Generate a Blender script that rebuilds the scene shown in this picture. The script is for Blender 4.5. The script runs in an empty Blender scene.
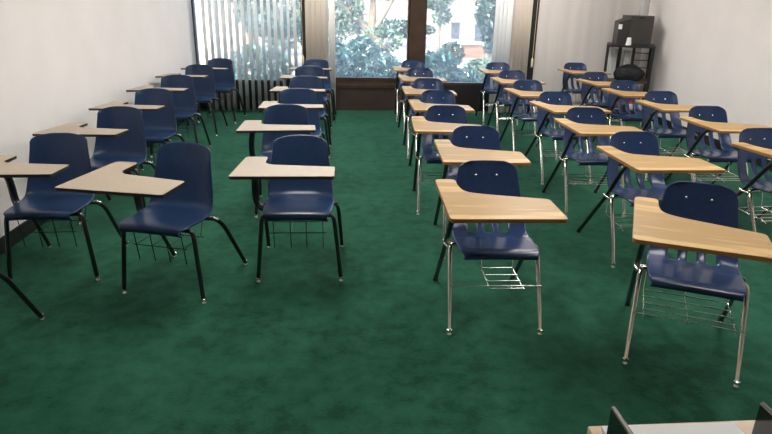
import bpy, bmesh, math, random
import numpy as np
from mathutils import Vector, Matrix
R_ = math.radians
C = bpy.context.scene.collection
random.seed(7); rng = np.random.default_rng(11)

# ------------------------------------------------------------------ materials
def mat(name, col, rough=.5, metal=0., spec=.5, coat=0., sheen=0., coat_rough=.1):
    m = bpy.data.materials.new(name); m.use_nodes = True
    b = m.node_tree.nodes['Principled BSDF']
    b.inputs['Base Color'].default_value = (*col, 1)
    b.inputs['Roughness'].default_value = rough
    b.inputs['Metallic'].default_value = metal
    b.inputs['Specular IOR Level'].default_value = spec
    b.inputs['Coat Weight'].default_value = coat
    b.inputs['Coat Roughness'].default_value = coat_rough
    b.inputs['Sheen Weight'].default_value = sheen
    return m
def nt(m): return m.node_tree.nodes, m.node_tree.links, m.node_tree.nodes['Principled BSDF']
def coords(m, scale=(1, 1, 1), obj=True):
    n, l, b = nt(m)
    t = n.new('ShaderNodeTexCoord'); mp = n.new('ShaderNodeMapping')
    mp.inputs['Scale'].default_value = scale
    l.new(t.outputs['Object' if obj else 'Generated'], mp.inputs['Vector'])
    return mp.outputs['Vector']
def ramp(m, fac, stops):
    n, l, b = nt(m); r = n.new('ShaderNodeValToRGB')
    el = r.color_ramp.elements
    while len(el) < len(stops): el.new(.5)
    for e, (p, c) in zip(el, stops): e.position = p; e.color = (*c, 1)
    l.new(fac, r.inputs['Fac']); return r.outputs['Color']
def noise(m, vec, scale, detail=3, rough=.5, dist=0):
    n, l, b = nt(m); x = n.new('ShaderNodeTexNoise')
    x.inputs['Scale'].default_value = scale; x.inputs['Detail'].default_value = detail
    x.inputs['Roughness'].default_value = rough; x.inputs['Distortion'].default_value = dist
    l.new(vec, x.inputs['Vector']); return x.outputs['Fac']
def bump(m, h, strength, dist=.01):
    n, l, b = nt(m); x = n.new('ShaderNodeBump')
    x.inputs['Strength'].default_value = strength; x.inputs['Distance'].default_value = dist
    l.new(h, x.inputs['Height']); l.new(x.outputs['Normal'], b.inputs['Normal'])
def mottled(name, c1, c2, scale, rough=.6, sc=(1, 1, 1), lo=.35, hi=.65, bmp=0, bscale=None, **k):
    m = mat(name, c1, rough, **k); n, l, b = nt(m)
    v = coords(m, sc); f = noise(m, v, scale, 4)
    l.new(ramp(m, f, [(lo, c1), (hi, c2)]), b.inputs['Base Color'])
    if bmp: bump(m, noise(m, v, bscale or scale * 4, 3), bmp)
    return m

M = {}
# green cut pile carpet: large brushed patches plus fine pile
m = mat('green_carpet', (.012, .085, .045), .95, sheen=.25, spec=.1); n, l, b = nt(m)
v = coords(m)
fa = noise(m, v, 9.5, 5, .66, .1); fb = noise(m, v, 1.6, 3); fc = noise(m, v, 95, 2)
mx = n.new('ShaderNodeMath'); mx.operation = 'MULTIPLY_ADD'; mx.inputs[1].default_value = .38
l.new(fb, mx.inputs[0]); 
m2 = n.new('ShaderNodeMath'); m2.operation = 'MULTIPLY'; m2.inputs[1].default_value = .62
l.new(fa, m2.inputs[0]); l.new(m2.outputs[0], mx.inputs[2])
l.new(ramp(m, mx.outputs[0], [(.40, (.0058, .036, .0195)), (.48, (.0105, .062, .034)), (.60, (.0170, .087, .049))]), b.inputs['Base Color'])
b.inputs['Sheen Tint'].default_value = (.25, .7, .5, 1)
bump(m, fc, .3, .006); M['carpet'] = m
M['wall'] = mottled('wall_paint', (.83, .785, .765), (.86, .815, .795), 3, .75, bmp=.03, bscale=160)
M['partition'] = mottled('partition_vinyl', (.66, .625, .60), (.72, .68, .655), 1.0, .6, sc=(9, 9, .3))
M['ceiling'] = mottled('ceiling_tile', (.78, .77, .74), (.84, .83, .80), 60, .9)
M['black_rubber'] = mat('black_rubber', (.012, .012, .012), .55)
M['brown_metal'] = mottled('bronze_metal', (.060, .036, .023), (.085, .052, .034), 6, .42, metal=.3)
M['brown_panel'] = mottled('brown_panel', (.045, .029, .021), (.062, .040, .029), 3, .5)
M['dark_panel'] = mottled('dark_panel', (.010, .008, .008), (.018, .014, .013), 3, .5)
M['shell_blue'] = mottled('blue_plastic', (.018, .037, .098), (.021, .042, .108), 40, .25, bmp=.03, bscale=260, spec=.28)
M['shell_navy'] = mottled('navy_plastic', (.012, .031, .080), (.014, .035, .089), 40, .28, bmp=.03, bscale=260, spec=.32)
M['chrome'] = mat('chrome', (.78, .75, .70), .14, 1.)
M['steel_wire'] = mat('bright_wire', (.70, .68, .64), .25, 1.)
M['black_tube'] = mat('black_enamel', (.013, .013, .015), .28, 0, .5, .3)
M['dark_wire'] = mat('dark_wire', (.02, .022, .022), .4, .5)
# oak laminate, grain running along the board
m = mat('oak_laminate', (.6, .36, .15), .42, coat=.15, coat_rough=.3); n, l, b = nt(m)
v = coords(m, (1.2, 9, 9)); g = noise(m, v, 3.2, 5, .6, 1.2)
w = n.new('ShaderNodeTexWave'); w.wave_type = 'RINGS'; w.rings_direction = 'Y'
w.inputs['Scale'].default_value = 2.2; w.inputs['Distortion'].default_value = 5; w.inputs['Detail'].default_value = 3
l.new(coords(m, (.8, 6, 6)), w.inputs['Vector'])
ad = n.new('ShaderNodeMath'); ad.operation = 'MULTIPLY_ADD'; ad.inputs[1].default_value = .6
l.new(w.outputs['Fac'], ad.inputs[0]); ml = n.new('ShaderNodeMath'); ml.operation = 'MULTIPLY'; ml.inputs[1].default_value = .7
l.new(g, ml.inputs[0]); l.new(ml.outputs[0], ad.inputs[2])
l.new(ramp(m, ad.outputs[0], [(.30, (.64, .435, .175)), (.58, (.57, .37, .135)), (.85, (.40, .24, .075))]), b.inputs['Base Color'])
M['oak'] = m
M['oak_edge'] = mat('oak_edge_band', (.36, .18, .055), .4)
M['beige_laminate'] = mottled('beige_laminate', (.37, .305, .225), (.405, .335, .25), 90, .46)
M['dark_edge'] = mat('dark_edge_band', (.03, .022, .018), .4)
M['cream_plastic'] = mat('cream_plastic', (.75, .62, .42), .5)
M['paper'] = mat('white_paper', (.93, .93, .93), .8)
M['white_plastic'] = mat('white_plastic', (.8, .8, .8), .4)
M['desk_wood'] = mottled('desk_wood', (.62, .44, .28), (.70, .52, .35), 3, .4, sc=(2, 14, 14))
M['black_gloss'] = mat('black_gloss', (.012, .01, .01), .08, 0, .6, .4)
M['rim'] = mat('grey_rim', (.22, .21, .20), .3, .6)
M['black_steel'] = mat('black_steel', (.016, .016, .017), .42)
M['tv_black'] = mottled('television_black', (.022, .021, .020), (.030, .029, .028), 30, .5)
M['tv_grey'] = mottled('television_charcoal', (.040, .039, .036), (.05, .048, .045), 30, .5)
M['shelf_brown'] = mottled('shelf_brown', (.055, .035, .025), (.075, .048, .034), 4, .5)
M['bag'] = mottled('black_nylon', (.012, .012, .014), (.022, .022, .025), 20, .9)
M['binder_grey'] = mottled('binder_grey', (.42, .44, .44), (.58, .60, .60), 5, .35, sc=(8, 8, .8))
M['red'] = mat('red_plastic', (.50, .02, .03), .35)
M['clear'] = mat('clear_plastic', (.80, .80, .80), .15); M['clear'].node_tree.nodes['Principled BSDF'].inputs['Transmission Weight'].default_value = .6
# vertical blind cloth: part of the daylight passes through
def cloth(name, col, trans):
    m = bpy.data.materials.new(name); m.use_nodes = True; n, l = m.node_tree.nodes, m.node_tree.links
    n.remove(n['Principled BSDF']); o = n['Material Output']
    d = n.new('ShaderNodeBsdfDiffuse'); t = n.new('ShaderNodeBsdfTranslucent'); x = n.new('ShaderNodeMixShader')
    tc = n.new('ShaderNodeTexCoord'); mp = n.new('ShaderNodeMapping'); mp.inputs['Scale'].default_value = (60, 60, 2)
    nz = n.new('ShaderNodeTexNoise'); nz.inputs['Scale'].default_value = 4
    cr = n.new('ShaderNodeValToRGB'); cr.color_ramp.elements[0].color = (*[c * .93 for c in col], 1); cr.color_ramp.elements[1].color = (*col, 1)
    l.new(tc.outputs['Object'], mp.inputs['Vector']); l.new(mp.outputs['Vector'], nz.inputs['Vector']); l.new(nz.outputs['Fac'], cr.inputs['Fac'])
    for s in (d, t): l.new(cr.outputs['Color'], s.inputs['Color'])
    x.inputs['Fac'].default_value = trans
    l.new(d.outputs[0], x.inputs[1]); l.new(t.outputs[0], x.inputs[2]); l.new(x.outputs[0], o.inputs['Surface'])
    return m
M['slat'] = cloth('blind_cloth_white', (.96, .96, .95), .45)
M['slat_shaded'] = cloth('blind_cloth_shaded', (.90, .84, .77), .55)  # shaded copy of the white cloth, backlit shade put into the beige
# window glass, translucent haze mixed in to stand for veiling glare
def glass(name, haze):
    m = bpy.data.materials.new(name); m.use_nodes = True; n, l = m.node_tree.nodes, m.node_tree.links
    n.remove(n['Principled BSDF']); o = n['Material Output']
    t = n.new('ShaderNodeBsdfTransparent'); t.inputs['Color'].default_value = (.90, .95, .97, 1)
    g = n.new('ShaderNodeBsdfGlossy'); g.inputs['Roughness'].default_value = .02
    d = n.new('ShaderNodeBsdfTranslucent'); d.inputs['Color'].default_value = (.85, .95, 1, 1)
    fr = n.new('ShaderNodeFresnel'); fr.inputs['IOR'].default_value = 1.45
    tc = n.new('ShaderNodeTexCoord'); nz = n.new('ShaderNodeTexNoise'); nz.inputs['Scale'].default_value = 3.; nz.inputs['Detail'].default_value = 5
    l.new(tc.outputs['Object'], nz.inputs['Vector'])
    mr = n.new('ShaderNodeMapRange'); mr.inputs['From Min'].default_value = .3; mr.inputs['From Max'].default_value = .7
    mr.inputs['To Min'].default_value = haze * .6; mr.inputs['To Max'].default_value = haze * 1.4
    l.new(nz.outputs['Fac'], mr.inputs['Value'])
    a = n.new('ShaderNodeMixShader'); c = n.new('ShaderNodeMixShader')
    l.new(mr.outputs[0], a.inputs['Fac']); l.new(t.outputs[0], a.inputs[1]); l.new(d.outputs[0], a.inputs[2])
    l.new(fr.outputs[0], c.inputs['Fac']); l.new(a.outputs[0], c.inputs[1]); l.new(g.outputs[0], c.inputs[2])
    l.new(c.outputs[0], o.inputs['Surface']); return m
M['glass'] = glass('glare_glass', .12)
m = mat('lamp_diffuser', (.9, .9, .9), .5); b = m.node_tree.nodes['Principled BSDF']
b.inputs['Emission Color'].default_value = (1, .955, .915, 1); b.inputs['Emission Strength'].default_value = 20.0; M['lamp'] = m
M['concrete'] = mottled('pale_paving', (.15, .145, .14), (.24, .23, .22), .6, .9)
M['stucco'] = mottled('pale_stucco', (.17, .155, .135), (.23, .21, .185), .5, .9)
M['brick'] = mottled('terracotta_block', (.17, .09, .06), (.24, .15, .11), 2, .85, sc=(1, 1, 4))
M['blue_door'] = mat('slate_blue_paint', (.04, .05, .07), .5)
M['dark_glass'] = mat('dark_glazing', (.03, .04, .05), .1)
M['bark'] = mottled('bark', (.16, .12, .085), (.30, .24, .18), 5, .9, sc=(1, 1, .3), bmp=.5)
def leafmat(name, c1, c2):
    m = mat(name, c1, .2, spec=1.); n, l, b = nt(m)
    g = n.new('ShaderNodeNewGeometry')
    l.new(ramp(m, g.outputs['Random Per Island'], [(0, tuple(x * .5 for x in c1)), (.35, c1), (.75, c2), (1, tuple(x * 2.2 for x in c2))]), b.inputs['Base Color'])  # palest stop paints sunlit glints into some of the leaves
    tr = n.new('ShaderNodeBsdfTranslucent'); tr.inputs['Color'].default_value = (*c2, 1)
    x = n.new('ShaderNodeMixShader'); x.inputs['Fac'].default_value = .25
    l.new(b.outputs[0], x.inputs[1]); l.new(tr.outputs[0], x.inputs[2]); l.new(x.outputs[0], n['Material Output'].inputs['Surface'])
    return m
M['leaf_teal'] = leafmat('leaf_teal', (.022, .065, .065), (.06, .15, .14))
M['leaf_green'] = leafmat('leaf_green', (.035, .075, .050), (.10, .18, .12))
M['leaf_dark'] = leafmat('leaf_dark', (.018, .040, .035), (.045, .085, .07))
M['white_wall'] = mottled('white_render', (.72, .71, .69), (.80, .79, .77), .8, .9)
M['rock'] = mottled('white_rock', (.42, .41, .39), (.52, .51, .50), 4, .9)

# ------------------------------------------------------------------ mesh helpers
class MB:
    def __init__(s): s.v = []; s.f = []
    def add(s, vs, fs):
        o = len(s.v); s.v += [tuple(map(float, p)) for p in vs]; s.f += [tuple(i + o for i in f) for f in fs]; return s
    def box(s, x0, x1, y0, y1, z0, z1, rot=None, piv=None):
        vs = [Vector((x, y, z)) for z in (z0, z1) for y in (y0, y1) for x in (x0, x1)]
        if rot is not None:
            p = Vector(piv); vs = [p + rot @ (q - p) for q in vs]
        return s.add(vs, [(0, 2, 3, 1), (4, 5, 7, 6), (0, 1, 5, 4), (2, 6, 7, 3), (0, 4, 6, 2), (1, 3, 7, 5)])
    def tube(s, pts, r, n=10, bend=.0, flat=None):
        pts = [Vector(p) for p in pts]
        if bend: pts = fillet(pts, bend)
        rs = r if isinstance(r, (list, tuple)) else [r] * len(pts)
        if len(rs) != len(pts): rs = [rs[0]] * len(pts)
        t0 = (pts[1] - pts[0]).normalized()
        a = Vector((0, 0, 1)) if abs(t0.z) < .9 else Vector((1, 0, 0))
        nx = t0.cross(a).normalized(); rings = []
        for i, p in enumerate(pts):
            t = (pts[min(i + 1, len(pts) - 1)] - pts[max(i - 1, 0)]).normalized()
            nx = (nx - t * nx.dot(t)).normalized(); ny = t.cross(nx)
            rings.append([p + (nx * math.cos(2 * math.pi * k / n) + ny * math.sin(2 * math.pi * k / n) * (flat or 1)) * rs[i] for k in range(n)])
        vs = [q for g in rings for q in g]; fs = []
        for i in range(len(rings) - 1):
            for k in range(n):
                a_, b_ = i * n + k, i * n + (k + 1) % n
                fs.append((a_, b_, b_ + n, a_ + n))
        fs.append(tuple(range(n))[::-1]); fs.append(tuple((len(rings) - 1) * n + k for k in range(n)))
        return s.add(vs, fs)
    def lathe(s, prof, c, n=20):
        vs = []; fs = []
        for r, z in prof:
            for k in range(n): vs.append((c[0] + r * math.cos(2 * math.pi * k / n), c[1] + r * math.sin(2 * math.pi * k / n), c[2] + z))
        for i in range(len(prof) - 1):
            for k in range(n):
                a_, b_ = i * n + k, i * n + (k + 1) % n; fs.append((a_, b_, b_ + n, a_ + n))
        fs.append(tuple(range(n))[::-1]); fs.append(tuple((len(prof) - 1) * n + k for k in range(n)))
        return s.add(vs, fs)
    def prism(s, poly, z0, z1):
        n = len(poly)
        vs = [(x, y, z0) for x, y in poly] + [(x, y, z1) for x, y in poly]
        fs = [tuple(range(n))[::-1], tuple(range(n, 2 * n))] + [(i, (i + 1) % n, (i + 1) % n + n, i + n) for i in range(n)]
        return s.add(vs, fs)
    def build(s, name, m, parent=None, smooth=False, bevel=0, loc=None):
        me = bpy.data.meshes.new(name); me.from_pydata(s.v, [], s.f); me.update()
        bm = bmesh.new(); bm.from_mesh(me)
        bmesh.ops.recalc_face_normals(bm, faces=bm.faces)
        if bevel:
            bmesh.ops.bevel(bm, geom=[e for e in bm.edges if len(e.link_faces) == 2 and e.calc_face_angle(0) > .6], offset=bevel, segments=2, profile=.5, affect='EDGES')
        bm.to_mesh(me); bm.free()
        me.materials.append(m)
        if smooth:
            me.polygons.foreach_set('use_smooth', [True] * len(me.polygons))
            try: me.set_sharp_from_angle(angle=R_(42))
            except Exception: pass
        o = bpy.data.objects.new(name, me); C.objects.link(o)
        if parent: o.parent = parent
        if loc: o.location = loc
        return o
def fillet(pts, r, seg=5):
    out = [pts[0]]
    for i in range(1, len(pts) - 1):
        a, p, b = pts[i - 1], pts[i], pts[i + 1]
        ra = min(r, (a - p).length * .48); rb = min(r, (b - p).length * .48)
        s, e = p + (a - p).normalized() * ra, p + (b - p).normalized() * rb
        for k in range(seg + 1):
            t = k / seg; out.append(s * (1 - t) ** 2 + p * 2 * t * (1 - t) + e * t * t)
    out.append(pts[-1]); return out
def round_poly(poly, rad, seg=5):
    out = []; n = len(poly)
    for i in range(n):
        a, p, b = Vector(poly[i - 1]), Vector(poly[i]), Vector(poly[(i + 1) % n])
        r = rad[i] if isinstance(rad, (list, tuple)) else rad
        if r <= 0: out.append(tuple(p)); continue
        ra = min(r, (a - p).length * .48); rb = min(r, (b - p).length * .48)
        s, e = p + (a - p).normalized() * ra, p + (b - p).normalized() * rb
        for k in range(seg + 1):
            t = k / seg; q = s * (1 - t) ** 2 + p * 2 * t * (1 - t) + e * t * t; out.append(tuple(q))
    return out
def tag(o, label=None, cat=None, group=None, kind=None):
    if label: o['label'] = label
    if cat: o['category'] = cat
    if group: o['group'] = group
    if kind: o['kind'] = kind
    return o
def empty(name, loc=(0, 0, 0), rz=0, label=None, cat=None, group=None):
    o = bpy.data.objects.new(name, None); C.objects.link(o); o.empty_display_size = .1
    o.location = loc; o.rotation_euler = (0, 0, rz); return tag(o, label, cat, group)
KIDS = {}
def kids(o): return list(o.children)
def copy_tree(o, parent=None):
    c = o.copy(); C.objects.link(c)
    if parent is not None: c.parent = parent
    for ch in kids(o): copy_tree(ch, c)
    return c
def struct(o): o['kind'] = 'structure'; return o
def catmull(P, n):
    P = [P[0]] + list(P) + [P[-1]]; out = []
    m = len(P) - 3
    for k in range(n + 1):
        t = k / n * m; i = min(int(t), m - 1); f = t - i
        p0, p1, p2, p3 = [np.array(P[i + j], float) for j in range(4)]
        out.append(.5 * (2 * p1 + (p2 - p0) * f + (2 * p0 - 5 * p1 + 4 * p2 - p3) * f * f + (3 * p1 - p0 - 3 * p2 + p3) * f ** 3))
    return out

# ------------------------------------------------------------------ one-piece chair shells
def seat_shell(name, rows, us, slots, material, parent, thick, rim):
    """rows: (y, z, half width, side curl y, side curl z); slots: (z0, z1, [(u0, u1) ...])"""
    bm = bmesh.new(); grid = []
    for (y, z, hw, cy, cz) in rows:
        grid.append([bm.verts.new((u * hw, y + cy * abs(u) ** 3.2, z + cz * abs(u) ** 3.2)) for u in us])
    for i in range(len(rows) - 1):
        for j in range(len(us) - 1):
            if slots:
                zc = (rows[i][1] + rows[i + 1][1]) / 2; yc = (rows[i][0] + rows[i + 1][0]) / 2; uc = (us[j] + us[j + 1]) / 2
                if yc > slots[0] and zc < slots[1] and any(a < uc < b for a, b in slots[2]): continue
            bm.faces.new((grid[i][j], grid[i][j + 1], grid[i + 1][j + 1], grid[i + 1][j]))
    bmesh.ops.recalc_face_normals(bm, faces=bm.faces)
    me = bpy.data.meshes.new('tmp'); bm.to_mesh(me); bm.free()
    t = bpy.data.objects.new('tmp', me); C.objects.link(t)
    s = t.modifiers.new('s', 'SOLIDIFY'); s.thickness = thick; s.offset = 0
    d = t.modifiers.new('d', 'SUBSURF'); d.levels = d.render_levels = 1
    dg = bpy.context.evaluated_depsgraph_get()
    out = bpy.data.meshes.new_from_object(t.evaluated_get(dg)); out.name = name
    bpy.data.objects.remove(t); bpy.data.meshes.remove(me)
    out.materials.clear(); out.materials.append(material)
    out.polygons.foreach_set('use_smooth', [True] * len(out.polygons))
    o = bpy.data.objects.new(name, out); C.objects.link(o); o.parent = parent
    return o

def tablet(parent, poly, rad, z, th, top, edge, tilt=0, pivot=-.14):
    p = round_poly(poly, rad)
    mb = MB(); mb.prism(p, z - th, z)
    mb.v = [(x, y, q - tilt * (y - pivot)) for x, y, q in mb.v]
    o = mb.build('writing_tablet', top, parent)
    # edge band: thin ring hugging the rim, slightly below the top face
    n = len(p); cx = sum(q[0] for q in p) / n; cy = sum(q[1] for q in p) / n
    area = sum(p[i][0] * p[(i + 1) % n][1] - p[(i + 1) % n][0] * p[i][1] for i in range(n)); sg = 1 if area > 0 else -1
    out = []
    for i in range(n):
        a, b = Vector(p[i - 1]), Vector(p[(i + 1) % n]); t = (b - a).normalized()
        out.append((p[i][0] + t.y * sg * .0016, p[i][1] - t.x * sg * .0016))
    vs = [(*q, z - th - .0006) for q in p] + [(*q, z - th - .0006) for q in out] + [(*q, z - .0012) for q in out] + [(*q, z - .0012) for q in p]
    fs = []
    for i in range(n):
        j = (i + 1) % n
        for k in range(4): fs.append((k * n + i, k * n + j, ((k + 1) % 4) * n + j, ((k + 1) % 4) * n + i))
    vs = [(x, y, q - tilt * (y - pivot)) for x, y, q in vs]
    MB().add(vs, fs).build('edge_band', edge, o)
    return o

def glide(parent, p, m):
    MB().lathe([(.008, .032), (.0135, .029), (.0135, .012), (.0160, .009), (.0160, 0), (.010, 0)][::-1], (p[0], p[1], 0), 14).build('foot_glide', m, parent, smooth=True)

def make_slotted():
    root = empty('tablet_chair')
    prof = [(-.212, .414), (-.226, .421), (-.222, .436), (-.18, .441), (-.12, .436), (-.04, .428), (.03, .422), (.085, .423), (.130, .434), (.165, .457), (.193, .492), (.217, .536), (.240, .588), (.260, .640), (.276, .69), (.287, .73), (.296, .766)]
    P = catmull(prof, 46); rows = []
    for (y, z) in P:
        if z < .47:
            q = (y + .24) / .418; hw = np.interp(q, [0, .03, .12, .5, .8, 1], [.166, .178, .192, .201, .197, .192])
            cy, cz = .010 * (1 - min(1, max(0, q * 5))), np.interp(q, [0, .1, .5, .9, 1], [-.006, -.004, .004, .012, .012])
            if q > .8: cy = -.03 * (q - .8) / .2
        else:
            hw = np.interp(z, [.47, .52, .60, .68, .72], [.193, .189, .176, .164, .160])
            s = max(0, (z - .690) / (.7675 - .690)); s = min(s, .965)
            hw *= (1 - s ** 3.4) ** (1 / 3.4); cy, cz = -.032, 0.012 * (1 - min(1, (z - .47) * 12))
            if s > 0: cy *= 1 - .5 * s
        rows.append((y, z, float(hw), float(cy), float(cz)))
    us = [-1, -.95, -.84, -.68, -.56, -.34, -.22, -.10, 0, .10, .22, .34, .56, .68, .84, .95, 1]
    us = [-1, -.95, -.84, -.70, -.53, -.32, -.21, -.10, 0, .10, .21, .32, .53, .70, .84, .95, 1]
    seat_shell('seat_shell', rows, us, (.098, .566, [(-.53, -.32), (-.10, .10), (.32, .53)]), M['shell_blue'], root, .009, 0)
    poly = [(-.290, -.468), (.212, -.462), (.212, -.172), (-.09, -.092), (-.170, -.052), (-.188, .05), (-.186, .176), (-.288, .176)]
    tablet(root, poly, [.022, .022, .022, .10, .08, .06, .03, .03], .700, .017, M['oak'], M['oak_edge'], .022)
    for x in (-.058, .054):
        MB().lathe([(.0001, .005), (.004, .0045), (.007, .002), (.0078, 0)][::-1], (0, 0, 0), 12).build('rivet', M['chrome'], root, smooth=True)
        r = root.children[-1] if root.children[-1].name.startswith('rivet') else [c for c in root.children if c.name.startswith('rivet')][-1]
        r.location = (x, .272, .690); r.rotation_euler = (R_(90 - 12), 0, 0)
    for s in (-1, 1):
        l = MB().tube([(s * .228, -.21, .012), (s * .226, -.165, .12), (s * .222, -.035, .375), (s * .215, -.005, .405), (s * .12, .0, .406)], .0125, 12, .04).build('front_leg', M['chrome'], root, smooth=True)
        glide(l, (s * .228, -.21), M['chrome'])
    l = MB().tube([(-.230, .413, .012), (-.236, .02, .40), (-.232, -.155, .627), (-.225, -.215, .671), (-.20, -.33, .673)], .0135, 12, .05).build('tablet_support_leg', M['black_tube'], root, smooth=True)
    glide(l, (-.230, .413), M['black_steel'])
    l = MB().tube([(.230, .413, .012), (.222, .10, .375), (.214, .05, .404), (.12, .04, .406)], .0125, 12, .04).build('rear_leg', M['black_tube'], root, smooth=True)
    glide(l, (.230, .413), M['black_steel'])
    mb = MB().tube([(-.222, .0, .400), (.20, .0, .402)], .010, 10).tube([(-.225, .055, .385), (.20, .05, .402)], .010, 10)
    mb.tube([(-.228, -.02, .395), (-.240, .0, .40), (-.240, .045, .40)], .012, 10)
    mb.build('seat_frame', M['steel_wire'], root, smooth=True)
    bk = MB()
    for y, x0, x1 in ((-.17, -.222, .222), (-.115, -.19, .19), (-.05, -.19, .19), (.02, -.19, .19), (.10, -.19, .19)):
        bk.tube([(x0, y, .25), (x1, y, .25)], .003, 6)
    for x in (-.185, 0, .185):
        bk.tube([(x, -.175, .234), (x, -.165, .246), (x, .10, .246), (x, .13, .40)], .0032, 6, .02)
    bk.build('book_rack', M['steel_wire'], root, smooth=True)
    return root

def make_smooth():
    root = empty('tablet_chair')
    prof = [(-.158, .404), (-.172, .420), (-.162, .436), (-.12, .441), (-.04, .436), (.05, .428), (.12, .425), (.17, .432), (.205, .455), (.226, .50), (.243, .56), (.258, .62), (.271, .68), (.283, .735), (.293, .789)]
    P = catmull(prof, 44); rows = []
    for (y, z) in P:
        if z < .46:
            q = (y + .17) / .38; hw = np.interp(q, [0, .04, .12, .5, .85, 1], [.168, .182, .193, .202, .199, .193])
            cy = .006 * (1 - min(1, max(0, q * 5))); cz = np.interp(q, [0, .1, .5, .85, 1], [-.006, -.010, -.004, .012, .016])
            if q > .75: cy = -.045 * (q - .75) / .25
        else:
            hw = np.interp(z, [.46, .52, .60, .68, .74], [.193, .188, .177, .168, .163])
            s = max(0, (z - .758) / (.7915 - .758)); s = min(s, .97)
            hw *= (1 - s ** 5) ** (1 / 5); cy, cz = -.045, .016 * (1 - min(1, (z - .46) * 12))
            if s > 0: cy *= 1 - .4 * s
            if z > .66: cz = -.020 * (z - .66) / .13
        rows.append((y, z, float(hw), float(cy), float(cz)))
    us = [-1, -.965, -.90, -.8, -.62, -.4, -.2, 0, .2, .4, .62, .8, .90, .965, 1]
    seat_shell('seat_shell', rows, us, None, M['shell_navy'], root, .010, 0)
    poly = [(-.312, -.392), (.214, -.392), (.214, -.165), (-.135, -.108), (-.172, -.06), (-.176, .112), (-.300, .112)]
    tablet(root, poly, [.015, .015, .012, .035, .03, .03, .03], .711, .016, M['beige_laminate'], M['dark_edge'], .052)
    MB().tube([(-.236, .03, .685), (-.240, .05, .660), (-.268, .155, .52), (-.268, .165, .41), (-.235, .14, .372), (-.16, .08, .388)], .022, 12, .05, .8).build('tablet_support', M['black_tube'], root, smooth=True)
    MB().box(-.285, -.19, -.03, .06, .676, .684).build('tablet_bracket', M['black_steel'], root)
    for s in (-1, 1):
        l = MB().tube([(s * .241, -.105, .012), (s * .206, -.085, .375), (s * .195, -.08, .405), (s * .11, -.08, .405)], .0125, 12, .03).build('front_leg', M['black_tube'], root, smooth=True)
        glide(l, (s * .241, -.105), M['chrome'])
        l = MB().tube([(s * .243, .425, .012), (s * .226, .215, .335), (s * .215, .15, .395), (s * .19, .12, .408), (s * .11, .10, .408)], .0125, 12, .05).build('rear_leg', M['black_tube'], root, smooth=True)
        glide(l, (s * .243, .425), M['chrome'])
        MB().tube([(s * .2165, .160, .388), (s * .2005, .134, .4035)], .0137, 12).build('bend_highlight', M['chrome'], l, smooth=True)  # added chrome ring stands in for the highlight on the black bend
    MB().box(-.12, .12, -.10, .13, .398, .412).build('seat_frame', M['black_steel'], root)
    bk = MB()
    for x in (-.14, -.045, .045, .14):
        bk.tube([(x, -.10, .40), (x, -.07, .205)], .0026, 6)
        bk.tube([(x, .14, .40), (x, .10, .30), (x, -.085, .30)], .0022, 6)
    for y, z in ((-.085, .30), (.10, .30)):
        bk.tube([(-.16, y, z), (.16, y, z)], .0026, 6)
    bk.build('book_rack', M['dark_wire'], root, smooth=True)
    return root

GR = 'blue slotted tablet-arm chairs with oak tops'
GL = 'navy smooth-shell tablet-arm chairs with beige tops'
ordn = ['front', 'second', 'third', 'fourth', 'fifth', 'sixth', 'last']
slot = {
 'C1': (.702, 2.847, -1.1, 'blue slotted chair with oak tablet, front of the file right of the central aisle'),
 'C2': (.810, 3.783, -2.2, 'blue slotted chair with oak tablet, second in the file right of the central aisle'),
 'C3': (.728, 4.621, -2.6, 'blue slotted chair right of the central aisle with an added white glint on its seat'),
 'C4': (.784, 5.481, .3, 'blue slotted chair with oak tablet, fourth in the file right of the central aisle'),
 'C5': (.788, 6.380, -.8, 'blue slotted chair, third from the windows in the file right of the central aisle'),
 'C6': (.815, 7.393, 2.2, 'blue slotted chair, second from the windows in the file right of the central aisle'),
 'C7': (.807, 8.384, -1.4, 'blue slotted chair against the brown window mullion, last in its file'),
 'D1': (1.954, 8.217, -1.7, 'blue slotted chair closest to the right-hand window glass, last of the middle-right file'),
 'D2': (1.921, 7.257, -.2, 'blue slotted chair, second from the windows in the middle-right file'),
 'D3': (1.875, 6.321, 2.6, 'blue slotted chair, third from the windows in the middle-right file'),
 'D4': (1.916, 5.465, 4.3, 'blue slotted chair with oak tablet, fourth in the middle-right file'),
 'D5': (1.870, 4.587, -.9, 'blue slotted chair with oak tablet, third in the middle-right file'),
 'D6': (1.852, 3.635, -.2, 'blue slotted chair directly behind the turned front-right chair'),
 'D7': (1.543, 2.462, -24.6, 'blue slotted chair turned toward the aisle, nearest on the right, above the desk'),
 'E1': (3.081, 8.308, 1.5, 'blue slotted chair against the pale folding partition in the back right corner'),
 'E2': (2.941, 7.168, 3.2, 'blue slotted chair, second from the partition in the file along the right wall'),
 'E3': (2.950, 6.381, -1.1, 'blue slotted chair in front of the black television cart'),
 'E4': (2.962, 5.567, -2.1, 'blue slotted chair, third from the front in the file along the right wall'),
 'E5': (2.947, 4.700, -1.4, 'blue slotted chair, second from the front in the file along the right wall'),
 'E6': (2.835, 3.779, 5.8, 'blue slotted chair at the right picture edge, front of the right wall file'),
}
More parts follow.
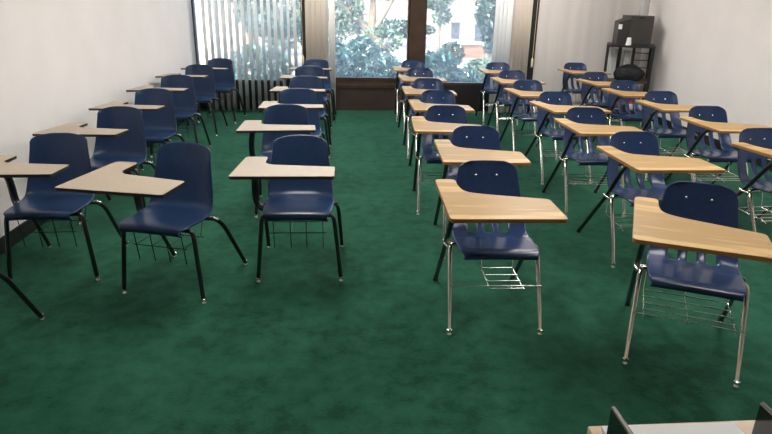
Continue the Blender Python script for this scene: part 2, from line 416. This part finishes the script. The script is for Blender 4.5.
smooth = {
 'A0': (-1.817, 2.396, 3, 'navy chair mostly out of view at the lower left, only a black leg showing'),
 'A1': (-1.736, 3.378, 2.4, 'navy smooth-shell chair along the left wall, beige tablet cut by the picture edge'),
 'A2': (-1.731, 4.316, -1.5, 'navy smooth-shell chair fifth from the blinds in the file along the left wall'),
 'A3': (-1.766, 5.261, -.2, 'navy smooth-shell chair fourth from the blinds in the file along the left wall'),
 'A4': (-1.830, 6.263, 1., 'navy smooth-shell chair third from the blinds in the file along the left wall'),
 'A5': (-1.862, 7.301, -1.8, 'navy smooth-shell chair second from the blinds in the file along the left wall'),
 'A6': (-1.783, 8.087, -4., 'navy smooth-shell chair in front of the white vertical blinds, last along the left wall'),
 'B2': (-.323, 3.359, .7, 'navy smooth-shell chair at the front of the file left of the central aisle'),
 'B3': (-.509, 4.477, 4.3, 'navy smooth-shell chair second in the file left of the central aisle'),
 'B4': (-.494, 5.367, 4., 'navy smooth-shell chair third in the file left of the central aisle'),
 'B5': (-.506, 6.297, 1., 'navy smooth-shell chair fourth in the file left of the central aisle'),
 'B6': (-.532, 7.289, 1.8, 'navy smooth-shell chair second from the window in the file left of the central aisle'),
 'B7': (-.508, 8.152, .9, 'navy smooth-shell chair in front of the stacked blinds'),
 'F': (-1.022, 3.156, -15, 'navy smooth-shell chair standing alone between the two left files, turned toward the wall'),
}
def place(proto, spots, group):
    for i, (k, (x, y, a, lab)) in enumerate(spots.items()):
        o = proto if i == 0 else copy_tree(proto)
        o.location = (x, y, 0); o.rotation_euler = (0, 0, R_(a)); tag(o, lab, 'chair', group)
chair_front = make_slotted()
place(chair_front, slot, GR)
for ch in kids(chair_front):                       # the nearest chair has a rack with a short wire shelf
    if ch.name.split('.')[0] == 'book_rack':
        bk = MB().tube([(-.222, -.17, .25), (.222, -.17, .25)], .003, 6)
        for y in (-.205, -.12, -.05, .035): bk.tube([(-.045, y, .253), (.13, y, .253)], .003, 6)
        for x in (-.04, .125): bk.tube([(x, -.21, .247), (x, .04, .247), (x, .07, .40)], .0032, 6, .02)
        nb = bk.build('book_rack', M['steel_wire'], None, smooth=True); ch.data = nb.data; bpy.data.objects.remove(nb)
place(make_smooth(), smooth, GL)
for o in list(C.objects):                          # the lone chair's tablet sits a little askew on its arm
    if o.name.startswith('tablet_chair') and o.get('label', '').startswith('navy smooth-shell chair standing alone'):
        for ch in kids(o):
            if ch.name.startswith('writing_tablet'): ch.rotation_euler = (R_(3), 0, R_(3)); ch.location = (-.005, .036, 0); ch.scale = (1.05, 1, 1)

# ------------------------------------------------------------------ room shell
XL, XR, YB, YF, H = -2.25, 4.18, 9.0, -2.2, 2.75
struct(MB().box(XL - .15, XR + .15, YF - .15, YB + .25, -.12, 0).build('floor', M['carpet']))
struct(MB().box(XL - .15, XR + .15, YF - .15, YB + .25, H, H + .15).build('ceiling', M['ceiling']))
struct(MB().box(XL - .15, XL, YF - .15, YB + .25, 0, H).build('wall_left', M['wall']))
struct(MB().box(XR, XR + .15, YF - .15, YB + .25, 0, H).build('wall_right', M['wall']))
struct(MB().box(XL, XR, YF - .15, YF, 0, H).build('wall_front', M['wall']))
struct(MB().box(XL, XL + .012, YF, YB, 0, .10).build('baseboard_left', M['black_rubber']))
struct(MB().box(XR - .012, XR, YF, YB, 0, .10).build('baseboard_right', M['black_rubber']))
# back wall: header over the glazing, pier between left window and middle door, wall behind the partition
WT = 2.35
bw = MB().box(XL, XR, YB, YB + .2, WT, H).box(2.56, XR, YB, YB + .2, 0, WT)
struct(bw.build('wall_back', M['wall']))
def frame_box(mb, x0, x1, z0, z1, w, y0, y1):
    mb.box(x0, x0 + w, y0, y1, z0, z1); mb.box(x1 - w, x1, y0, y1, z0, z1)
    mb.box(x0 + w, x1 - w, y0, y1, z0, z0 + w); mb.box(x0 + w, x1 - w, y0, y1, z1 - w, z1)
def window(name, x0, x1, sill, fw, panel_m, frame_m, ledge=None):
    root = empty(name, ((x0 + x1) / 2, YB, 0)); struct(root)
    cx = (x0 + x1) / 2; a, b_ = x0 - cx, x1 - cx
    mb = MB(); frame_box(mb, a, b_, sill - fw, WT, fw, .02, .12); mb.build('window_frame', frame_m, root)
    MB().box(a + fw - .005, b_ - fw + .005, .066, .074, sill - .005, WT - fw + .005).build('pane', M['glass'], root)
    mb = MB().box(a, b_, .03, .12, 0, sill - fw)
    mb.build('sill_panel', panel_m, root)
    if ledge is not None: MB().box(a, b_, .005, .03, ledge, ledge + .05).build('rail', frame_m, root)
    return root
window('window_1', XL, -.72, .425, .016, M['dark_panel'], M['brown_panel'])
window('door_1', -.60, .79, .475, .035, M['brown_panel'], M['brown_metal'], .33)
window('window_2', .985, 2.50, .415, .035, M['dark_panel'], M['brown_panel'])
struct(MB().box(.79, .985, YB - .02, YB + .14, 0, WT).build('trim_1', M['brown_metal'], bevel=.006))      # wide mullion
struct(MB().box(-.745, -.60, YB - .06, YB + .14, 0, WT).build('trim_2', M['dark_panel']))               # dark post by the blinds
struct(MB().box(2.50, 2.60, YB - .04, YB + .14, 0, WT).build('trim_3', M['black_rubber']))              # black gap by the partition
# folding partition on the right of the back wall: shallow accordion pleats
px = np.arange(2.61, XR + .001, .0785); vs = []; fs = []
for i, x in enumerate(px):
    y = YB - .012 - (.004 if i % 2 else 0)
    vs += [(x, y, .012), (x, y, H - .02), (x, YB - .002, .012), (x, YB - .002, H - .02)]
for i in range(len(px) - 1):
    a = i * 4; b_ = a + 4; fs += [(a, b_, b_ + 1, a + 1), (a + 2, a + 3, b_ + 3, b_ + 2), (a, a + 2, b_ + 2, b_), (a + 1, b_ + 1, b_ + 3, a + 3)]
fs += [(0, 1, 3, 2), (len(vs) - 4, len(vs) - 2, len(vs) - 1, len(vs) - 3)]
tag(MB().add(vs, fs).build('folding_partition', M['partition']), 'pale grey pleated folding partition across the back right of the room', 'partition')

# ------------------------------------------------------------------ vertical blinds
def slat_mesh(w, z0, z1, m, name='slat'):
    n = 6; vs = []; fs = []
    for k in range(n + 1):
        t = k / n * 2 - 1; x = t * w / 2; y = .006 * (1 - t * t)
        vs += [(x, y, z0), (x, y, z1), (x, y + .0012, z0), (x, y + .0012, z1)]
    for k in range(n):
        a = 4 * k; b_ = a + 4; fs += [(a, b_, b_ + 1, a + 1), (a + 2, a + 3, b_ + 3, b_ + 2), (a, a + 2, b_ + 2, b_), (a + 1, b_ + 1, b_ + 3, a + 3)]
    fs += [(0, 1, 3, 2), (4 * n, 4 * n + 2, 4 * n + 3, 4 * n + 1)]
    me = bpy.data.meshes.new(name); me.from_pydata(vs, [], fs); me.update(); me.materials.append(m)
    me.polygons.foreach_set('use_smooth', [True] * len(me.polygons)); return me
SM = slat_mesh(.089, .022, 2.38, M['slat']); SB = slat_mesh(.089, .022, 2.38, M['slat_shaded'])
def blind(label, x0, x1, slats, yy, group):
    root = empty('vertical_blind', ((x0 + x1) / 2, yy, 0), 0, label, 'blind', group); cx = (x0 + x1) / 2
    MB().box(x0 - cx, x1 - cx, -.025, .025, 2.38, 2.43).build('head_rail', M['white_plastic'], root)
    for x, ang, me in slats:
        o = bpy.data.objects.new('slat', me); C.objects.link(o); o.parent = root
        o.location = (x - cx, 0, 0); o.rotation_euler = (0, 0, R_(ang))
    return root
sl = []
x = -2.04; i = 0
while x < -.80:
    ang = 70 + random.uniform(-4, 4)
    sl.append((x, ang, SM)); x += .0875; i += 1
b1 = blind('open white vertical blind over the left window', XL + .01, -.76, sl, 8.78, 'vertical blinds')
sl = [(-.655 + .034 * k, (38 if k % 2 else 72) + random.uniform(-4, 4), SB) for k in range(9)] + []
b2 = blind('vertical blind, stacked slats toned beige for shade, between the left window and the middle window', -.74, -.28, sl, 8.80, 'vertical blinds')
wb = bpy.data.objects.new('slat', slat_mesh(.089, .022, 2.38, cloth('blind_cloth_front', (.86, .83, .80), .1))); C.objects.link(wb); wb.parent = b2
wb.location = (.20, -.05, 0); wb.rotation_euler = (0, 0, R_(12))
sl = [(1.985 + .055 * k, 14, SM) for k in range(4)] + [(2.215 + .029 * k, (-30 if k % 2 else -62) + random.uniform(-4, 4), SB) for k in range(8)]
b3 = blind('vertical blind, stacked slats toned beige for shade, at the right end of the right window', 1.93, 2.48, sl, 8.80, 'vertical blinds')
def wand(root, x):
    w = empty('wand'); bpy.data.objects.remove(w)
    MB().tube([(x, -.06, 2.36), (x, -.06, .98)], .004, 8).build('wand', M['white_plastic'], root, smooth=True)
for root, x, z in ((b2, -.205, .80), (b3, .30, .80)):
    c = MB().tube([(x, -.075, 2.38), (x, -.075, z)], .003, 6).build('pull_cord', M['cream_plastic'], root)
    MB().lathe([(.010, 0), (.017, .015), (.017, .10), (.006, .13)], (x, -.075, z - .12), 12).build('cord_weight', M['cream_plastic'], c, smooth=True)

# ------------------------------------------------------------------ television cart in the back right corner
CX, CY, CA = 3.785, 8.50, R_(-22)
def on_cart(x, y): return (CX + x * math.cos(CA) - y * math.sin(CA), CY + x * math.sin(CA) + y * math.cos(CA))
cart = empty('television_cart', (CX, CY, 0), CA, 'black metal cart with shelves in the back right corner', 'cart')
W2, D2 = .285, .255
for sx in (-1, 1):
    for sy in (-1, 1):
        p = MB().box(sx * W2 - .018, sx * W2 + .018, sy * D2 - .018, sy * D2 + .018, .06, 1.0).build('post', M['black_steel'], cart)
        q = MB().tube([(sx * W2 - .012, sy * D2, .03), (sx * W2 + .012, sy * D2, .03)], .03, 14).build('caster', M['black_rubber'], p, smooth=True)
MB().box(-W2 - .02, W2 + .02, -D2 - .02, D2 + .02, 1.0, 1.03).build('top_shelf', M['black_steel'], cart, bevel=.004)
MB().box(-W2, W2, -D2, D2, .53, .56).build('middle_shelf', M['shelf_brown'], cart)
MB().box(-W2, W2, -D2, D2, .14, .17).build('bottom_shelf', M['black_steel'], cart)
MB().box(-.145, -.10, .0, D2, .56, 1.0).build('divider', M['black_steel'], cart)
MB().box(.045, .075, .0, D2, .56, 1.0).build('divider', M['black_steel'], cart)
mb = MB()
for z in (.70, .80, .90): mb.tube([(.08, D2 - .01, z), (W2, D2 - .01, z)], .006, 6)
mb.build('back_rail', M['black_steel'], cart)
TA = R_(-6)
tv = empty('television', (3.765, 8.55, 1.03), TA, 'boxy black television on top of the cart, white sticker on its side', 'television')
vs = [(-.215, -.20, 0), (-.06, -.21, 0), (-.165, .17, 0), (-.06, .18, 0), (-.215, -.20, .295), (-.06, -.21, .335), (-.165, .17, .295), (-.06, .18, .335)]
MB().add(vs, [(0, 2, 3, 1), (4, 5, 7, 6), (0, 1, 5, 4), (2, 6, 7, 3), (0, 4, 6, 2), (1, 3, 7, 5)]).build('rear_housing', M['tv_black'], tv, bevel=.008)
MB().box(-.065, .235, -.225, .19, 0, .375).build('cabinet', M['tv_grey'], tv, bevel=.01)
MB().box(.03, .105, -.228, -.20, .335, .362).build('handle_slot', M['black_rubber'], tv)
MB().box(-.213, -.170, -.2125, -.195, .20, .262).build('sticker', M['paper'], tv)
x, y = on_cart(-.035, -.238)
cup = tag(MB().lathe([(.037, 0), (.037, .003), (.026, .095), (.022, .097), (.001, .097)], (x, y, 1.0305), 20).build('paper_cup', M['paper'], smooth=True), 'white paper cup upside down on the cart before the television', 'cup')
vase = empty('plastic_tube', (3.915, 8.52, 1.406), 0, 'clear plastic tube standing on top of the television', 'tube')
MB().lathe([(.058, 0), (.060, .01), (.055, .36), (.060, .37)], (0, 0, 0), 24).build('body', M['clear'], vase, smooth=True)
for lab, x0, x1, z1 in (('grey binder at the left end of the cart shelf', -.262, -.21, .97), ('pale grey binder second from the left on the cart shelf', -.205, -.152, .95), ('pale binder standing between the two cart shelf dividers', -.06, .02, .93)):
    t = empty('binder', (*on_cart((x0 + x1) / 2, .10), .5605), CA, lab, 'binder', 'binders on the cart'); h = z1 - .56; w2 = (x1 - x0) / 2
    MB().box(-w2, w2, -.10, .12, 0, h).build('cover', M['binder_grey'], t, bevel=.004)
    MB().box(-w2 + .006, w2 - .006, -.095, .123, .008, h - .008).build('pages', M['paper'], t)
# black bag on the shelf
bag = empty('carry_bag', (*on_cart(.03, -.15), .5605), CA, 'bulging black nylon bag lying on the cart shelf', 'bag')
bm = bmesh.new(); bmesh.ops.create_icosphere(bm, subdivisions=4, radius=1)
for v_ in bm.verts:
    x, y, z = v_.co
    k = 1 + .05 * math.sin(7 * x + 3 * y) + .03 * math.sin(11 * y + 5 * z)
    sx = math.copysign(abs(x) ** .75, x) * .20 * k; sy = math.copysign(abs(y) ** .8, y) * .12 * k
    zz = max(-.8, z); v_.co = (sx * (1 - .12 * max(0, z)), sy, (zz + .8) * .112)
me = bpy.data.meshes.new('bag_body'); bm.to_mesh(me); bm.free(); me.materials.append(M['bag'])
me.polygons.foreach_set('use_smooth', [True] * len(me.polygons))
o = bpy.data.objects.new('bag_body', me); C.objects.link(o); o.parent = bag
MB().tube([(-.10, -.07, .17), (-.07, -.09, .215), (.06, -.09, .219), (.10, -.07, .17)], .009, 8, .05).build('handle', M['bag'], bag, smooth=True)
MB().tube([(-.12, -.112, .115), (-.04, -.122, .118), (.04, -.122, .118), (.12, -.112, .115)], .004, 6).build('zip', M['black_steel'], bag)
for x, lab in ((-.06, 'red and white bottle at the left on the bottom shelf of the cart'), (.10, 'red and white bottle at the right on the bottom shelf of the cart')):
    t = empty('bottle', (*on_cart(x, -.16), .1705), 0, lab, 'bottle', 'red bottles on the cart')
    MB().lathe([(.042, 0), (.045, .01), (.045, .08)], (0, 0, 0), 18).build('label_band', M['white_plastic'], t, smooth=True)
    MB().lathe([(.045, .0805), (.045, .18), (.034, .215), (.016, .235), (.016, .26)], (0, 0, 0), 18).build('body', M['red'], t, smooth=True)

# ------------------------------------------------------------------ teacher's desk with letter tray, bottom right
desk = empty('teacher_desk', (.475, 1.006, 0), R_(1.5), 'light wood desk corner at the bottom right edge of the view', 'desk')
MB().box(0, 1.45, -.68, 0, .728, .76).build('desktop', M['desk_wood'], desk, bevel=.004)
for x in (.04, 1.38): MB().box(x, x + .03, -.62, -.06, 0, .728).build('side_panel', M['desk_wood'], desk)
MB().box(.07, 1.38, -.10, -.08, .25, .728).build('front_panel', M['desk_wood'], desk)
tray = empty('letter_tray', (.632, .80, .7605), R_(1.0), 'glossy black letter tray with tall sides on the desk', 'tray')
MB().box(-.150, .150, -.20, .135, 0, .006).build('base', M['black_gloss'], tray)
for x in (-.150, .142):
    vs = []; prof = [(-.20, .0061), (.135, .0061), (.133, .098), (-.20, .104)]
    for dx in (0, .008): vs += [(x + dx, y, z) for y, z in prof]
    w_ = MB().add(vs, [(0, 1, 2, 3), (7, 6, 5, 4), (0, 4, 5, 1), (1, 5, 6, 2), (2, 6, 7, 3), (3, 7, 4, 0)]).build('side_wall', M['black_gloss'], tray)
    MB().tube([(x + .004, .133, .0995), (x + .004, -.20, .1055)], .0045, 8).build('rim', M['rim'], w_, smooth=True)
paper = tag(MB().box(-.136, .140, -.19, .185, 0, .010).build('paper_stack', M['paper'], loc=(.632, .80, .7672)), 'stack of blank white paper in the black letter tray', 'paper'); paper.rotation_euler = (0, 0, R_(1.0))
# small white shape added as a glint on a seat
vs = [(-.045, -.03, 0), (.03, -.035, .002), (.05, .02, 0), (-.03, .035, .004), (0, 0, .018)]
tag(MB().add(vs + [(a, b_, c - .0015) for a, b_, c in vs], [(0, 1, 4), (1, 2, 4), (2, 3, 4), (3, 0, 4), (6, 5, 9), (7, 6, 9), (8, 7, 9), (5, 8, 9), (0, 5, 6, 1), (1, 6, 7, 2), (2, 7, 8, 3), (3, 8, 5, 0)]).build('seat_glint', M['paper'], loc=(.665, 4.555, .441)), 'crumpled white shape standing in for a glint on a blue chair seat', 'paper')

# ------------------------------------------------------------------ ceiling lights
first = None
for x, y in ((-.5, 2.9), (2.3, 2.9), (-.5, 5.3), (2.3, 5.3), (-.5, 7.8), (2.3, 7.8)):
    if True:
        if first is None:
            t = empty('ceiling_light', (x, y, H))
            mb = MB(); 
            mb.box(-.31, -.29, -.61, .61, -.05, 0); mb.box(.29, .31, -.61, .61, -.05, 0); mb.box(-.29, .29, -.61, -.59, -.05, 0); mb.box(-.29, .29, .59, .61, -.05, 0)
            mb.build('frame', M['white_plastic'], t)
            MB().box(-.29, .29, -.59, .59, -.035, -.02).build('diffuser', M['lamp'], t); first = t
        else:
            t = copy_tree(first); t.location = (x, y, H)
        tag(t, 'white rectangular fluorescent light set in the ceiling', 'light', 'ceiling lights')

# ------------------------------------------------------------------ outside
GZ = -.25
struct(MB().box(-45, 45, YB + .25, 90, GZ - .2, GZ).build('ground', M['concrete']))
def leaves(n, blobs, size, m, parent, name='foliage'):
    tot = sum(b_[6] for b_ in blobs); V = []
    for (cx, cy, cz, rx, ry, rz, w) in blobs:
        k = int(n * w / tot)
        d = rng.normal(size=(k, 3)); d /= np.linalg.norm(d, axis=1)[:, None]
        r = rng.uniform(.35, 1, k) ** .5
        p = np.array([cx, cy, cz]) + d * r[:, None] * np.array([rx, ry, rz])
        a = rng.normal(size=(k, 3)); a /= np.linalg.norm(a, axis=1)[:, None]
        b2_ = rng.normal(size=(k, 3)); b2_ -= a * (a * b2_).sum(1)[:, None]; b2_ /= np.linalg.norm(b2_, axis=1)[:, None]
        s = size * rng.uniform(.6, 1.3, k)[:, None]
        nrm = np.cross(a, b2_)
        V.append(np.stack([p - a * s, p + b2_ * s * .45 + nrm * s * .1, p + a * s, p - b2_ * s * .45 + nrm * s * .1], 1))
    V = np.concatenate(V); V[..., 2] = np.maximum(V[..., 2], .02)
    k = len(V); me = bpy.data.meshes.new(name)
    me.from_pydata(V.reshape(-1, 3).tolist(), [], np.arange(4 * k).reshape(k, 4).tolist()); me.update(); me.materials.append(m)
    o = bpy.data.objects.new(name, me); C.objects.link(o); o.parent = parent; return o
def tree(name, label, x, y, trunk, blobs, n, size, m, cat='tree', group=None):
    t = empty(name, (x, y, GZ), 0, label, cat, group)
    if trunk:
        for i, tr in enumerate(trunk):
            pts, r0 = tr; k = len(fillet([Vector(p) for p in pts], .3))
            MB().tube(pts, [r0 * (1 - .6 * q / (k - 1)) for q in range(k)], 10, .3).build('trunk' if i == 0 else 'branch', M['bark'], t, smooth=True)
    leaves(n, blobs, size, m, t); return t
G = 'trees outside the windows'
S = 'shrubs under the windows'
tree('shrub', 'teal green shrub under the middle window, left of the leaning trunk', -.40, 11.6, [([(0, 0, 0), (.05, 0, .5)], .04)], [(0, 0, .55, .42, .45, .52, 1)], 1500, .07, M['leaf_teal'], 'shrub', S)
tree('shrub', 'teal green shrub under the middle window near the brown mullion', .56, 11.5, [([(0, 0, 0), (.05, 0, .4)], .04)], [(0, 0, .42, .42, .45, .42, 1)], 1300, .07, M['leaf_teal'], 'shrub', S)
tree('shrub', 'teal green shrub in the middle of the middle window, behind the two others', .12, 12.6, [([(0, 0, 0), (.05, 0, .4)], .04)], [(0, 0, .55, .46, .45, .55, 1)], 1500, .07, M['leaf_teal'], 'shrub', S)
tree('shrub', 'teal green shrub under the left part of the right window', 1.52, 11.4, [([(0, 0, 0), (.05, 0, .4)], .04)], [(0, 0, .48, .42, .45, .48, 1), (.45, .1, .30, .4, .4, .32, .6)], 1700, .07, M['leaf_teal'], 'shrub', S)
tree('shrub', 'teal green shrub behind the open white blinds', -1.75, 11.6, [([(0, 0, 0), (.05, 0, .4)], .04)], [(0, 0, .5, .62, .5, .5, 1)], 1700, .07, M['leaf_teal'], 'shrub', S)
tree('garden_tree', 'leafy tree with a leaning trunk outside the middle window', .95, 13.4,
     [([(0, 0, -.02), (-.15, 0, .55), (-.75, .1, 1.25), (-1.5, .2, 1.9), (-2.1, .2, 2.9)], .12), ([(-.6, .05, 1.05), (-.2, .2, 1.7), (.3, .3, 2.6)], .06)],
     [(-1.45, .2, 1.55, .75, .6, .65, 1), (-.2, .6, 2.3, 1.0, .8, .55, 1), (-1.9, .2, 2.4, .9, .8, .7, 1), (-.4, -.2, 1.0, .5, .4, .3, .25)], 5200, .06, M['leaf_green'], group=G)
tree('garden_tree', 'leafy tree behind the right half of the open blinds', -2.0, 16.2, [([(0, 0, -.02), (.1, 0, 1.0), (-.1, 0, 2.6)], .14)],
     [(-.1, 0, 1.7, 1.0, .8, .9, 1), (-.7, .2, 2.6, 1.0, .8, .8, 1), (.2, 0, .9, .6, .5, .45, .35)], 4200, .07, M['leaf_teal'], group=G)
tree('garden_tree', 'pale green tree far left behind the open blinds', -3.3, 20.0, [([(0, 0, -.02), (.1, 0, 1.0), (-.1, 0, 2.6)], .16)],
     [(.2, 0, 2.3, 1.2, 1.0, .8, 1), (.4, 0, 1.2, .7, .7, .6, .4)], 2600, .10, M['leaf_green'], group=G)
tree('garden_tree', 'dark dense tree in the right window beside the bluish blind', 3.55, 16.4, [([(0, 0, -.02), (0, 0, 2.2)], .12)],
     [(0, 0, 1.55, .45, .5, .75, 1), (.2, 0, .85, .42, .4, .5, .6), (0, 0, 2.6, .5, .5, .6, .6)], 3600, .085, M['leaf_dark'], group=G)
tree('garden_tree', 'spreading tree far behind the paving in the middle window', .6, 24.0, [([(0, 0, -.02), (.1, 0, 1.6), (0, 0, 3.2)], .16)],
     [(-.6, 0, 2.4, 1.4, 1.0, .7, 1), (.9, 0, 2.6, 1.0, 1.0, .7, 1)], 2200, .12, M['leaf_green'], group=G)
for x, y, rx, h_, lab in ((-2.6, 30.5, 2.0, .9, 'long dark hedge before the pale building, left part'), (1.9, 30.5, 2.0, .8, 'long dark hedge before the pale building, right part')):
    tree('hedge', lab, x, y, None, [(0, 0, h_ * .5, rx, .6, h_ * .55, 1)], 1500, .12, M['leaf_dark'], 'hedge', 'hedges by the building')
tree('shrub', 'loose shrub by the low terracotta wall in the right window', 2.95, 14.4, [([(0, 0, 0), (.05, 0, .3)], .03)], [(0, 0, .26, .45, .4, .28, 1)], 900, .06, M['leaf_green'], 'shrub', S)
tree('shrub', 'small shrub on the paving beyond the white rock', 2.75, 17.6, [([(0, 0, 0), (.05, 0, .3)], .03)], [(0, 0, .35, .35, .35, .36, 1)], 700, .06, M['leaf_dark'], 'shrub', S)
tree('garden_tree', 'slim young tree on the paving left of the dark tree', 2.45, 18.6, [([(0, 0, -.02), (.05, 0, 1.0), (0, 0, 2.6)], .05)], [(-.1, 0, 2.0, .6, .5, .5, 1), (.1, 0, 1.35, .3, .3, .3, .25)], 1300, .07, M['leaf_green'], group=G)
# low planter walls and a pale building across the paving
def lowwall(label, x0, x1, y, h, d):
    t = empty('planter_wall', ((x0 + x1) / 2, y, GZ), 0, label, 'wall', 'low walls across the paving'); w = (x1 - x0) / 2
    MB().box(-w, w, 0, d, 0, h).build('masonry', M['brick'], t)
    MB().box(-w - .04, w + .04, -.04, d + .04, h, h + .07).build('coping', M['rock'], t)
lowwall('low terracotta planter wall across the paving in the right window', 2.9, 5.4, 20.5, .42, .4)
lowwall('near low terracotta wall outside the right window', 2.15, 4.6, 15.2, .18, .35)
t = empty('glare_wall', (-5.9, 17.0, GZ), 0, 'white wall added for the glare at the far left behind the blinds', 'wall')  # invented wall, put here so the far left outside blows out to white
MB().box(-2.2, 2.2, 0, .25, 0, 2.7).build('masonry', M['white_wall'], t); MB().box(-2.25, 2.25, -.05, .30, 2.7, 2.78).build('coping', M['rock'], t)
bld = empty('building', (1.0, 33, GZ), 0, 'pale stucco building across the paving', 'building')
MB().box(-14, 14, 0, 8, 0, 6.5).build('wall', M['stucco'], bld)
MB().box(-14, 14, -.35, 0, 2.6, 2.9).build('canopy', M['rock'], bld)
for x, lab in ((4.7, 'slate grey utility box on the far paving, the left one'), (5.35, 'slate grey utility box on the far paving, the right one')):
    t = empty('utility_box', (x, 29.5 - 2.5 * (x > 5), GZ), 0, lab, 'utility box', 'utility boxes')
    MB().box(-.17, .17, -.2, .2, .05, .75).build('cabinet', M['blue_door'], t, bevel=.01); MB().box(-.27, .27, -.23, .23, 0, .05).build('plinth', M['rock'], t)
    MB().box(-.20, .20, -.23, .23, .75, .79).build('lid', M['blue_door'], t)
for x, y, r, lab in ((2.2, 12.0, .17, 'large white rock at the foot of the shrubs'), (-.95, 12.6, .30, 'wide white rock behind the open blinds')):
    bm = bmesh.new(); bmesh.ops.create_icosphere(bm, subdivisions=3, radius=r)
    for v_ in bm.verts: v_.co *= 1 + .12 * math.sin(9 * v_.co.x / r + 2) * math.cos(5 * v_.co.y / r); v_.co.z = max(v_.co.z * .75, -r * .4) + r * .4
    me = bpy.data.meshes.new('rock'); bm.to_mesh(me); bm.free(); me.materials.append(M['rock'])
    o = bpy.data.objects.new('rock', me); C.objects.link(o); o.location = (x, y, GZ); tag(o, lab, 'rock', 'white rocks')

# ------------------------------------------------------------------ daylight
w = bpy.data.worlds.new('World'); bpy.context.scene.world = w; w.use_nodes = True
n, l = w.node_tree.nodes, w.node_tree.links
sky = n.new('ShaderNodeTexSky'); sky.sky_type = 'NISHITA'; sky.sun_disc = False; sky.dust_density = 7; sky.ozone_density = .4
sky.sun_elevation = R_(48); sky.sun_rotation = R_(210)
l.new(sky.outputs[0], n['Background'].inputs['Color']); n['Background'].inputs['Strength'].default_value = 1.3
sd = bpy.data.lights.new('sun', 'SUN'); sd.energy = 7.5; sd.angle = R_(.6); sd.color = (1, .96, .9)
so = bpy.data.objects.new('sun', sd); C.objects.link(so)
so.rotation_euler = Vector((.42, .34, -.9)).to_track_quat('-Z', 'Y').to_euler()

# ------------------------------------------------------------------ camera
yaw, pitch, roll, f, h = 0.0545680274, 0.345768607, 0.0176037845, 609.172601, 1.57665861
c, s, cp, sp, cr, sr = math.cos(yaw), math.sin(yaw), math.cos(pitch), math.sin(pitch), math.cos(roll), math.sin(roll)
Rt = Vector((c, -s, 0)); Fw = Vector((s * cp, c * cp, -sp)); Up = Vector((s * sp, c * sp, cp))
X = Rt * cr + Up * sr; Y = Up * cr - Rt * sr; Z = -Fw
cd = bpy.data.cameras.new('camera'); co = bpy.data.objects.new('camera', cd); C.objects.link(co)
cd.sensor_fit = 'HORIZONTAL'; cd.sensor_width = 36; cd.lens = f / 772 * 36; cd.clip_start = .02; cd.clip_end = 300
co.matrix_world = Matrix(((X.x, Y.x, Z.x, 0), (X.y, Y.y, Z.y, 0), (X.z, Y.z, Z.z, h), (0, 0, 0, 1)))
sc = bpy.context.scene; sc.camera = co
sc.view_settings.view_transform = 'Standard'; sc.view_settings.look = 'None'
sc.view_settings.exposure = 0; sc.view_settings.gamma = 1; sc.view_settings.use_curve_mapping = False
sc.cycles.use_denoising = True
sc.cycles.max_bounces = 10; sc.cycles.transparent_max_bounces = 24
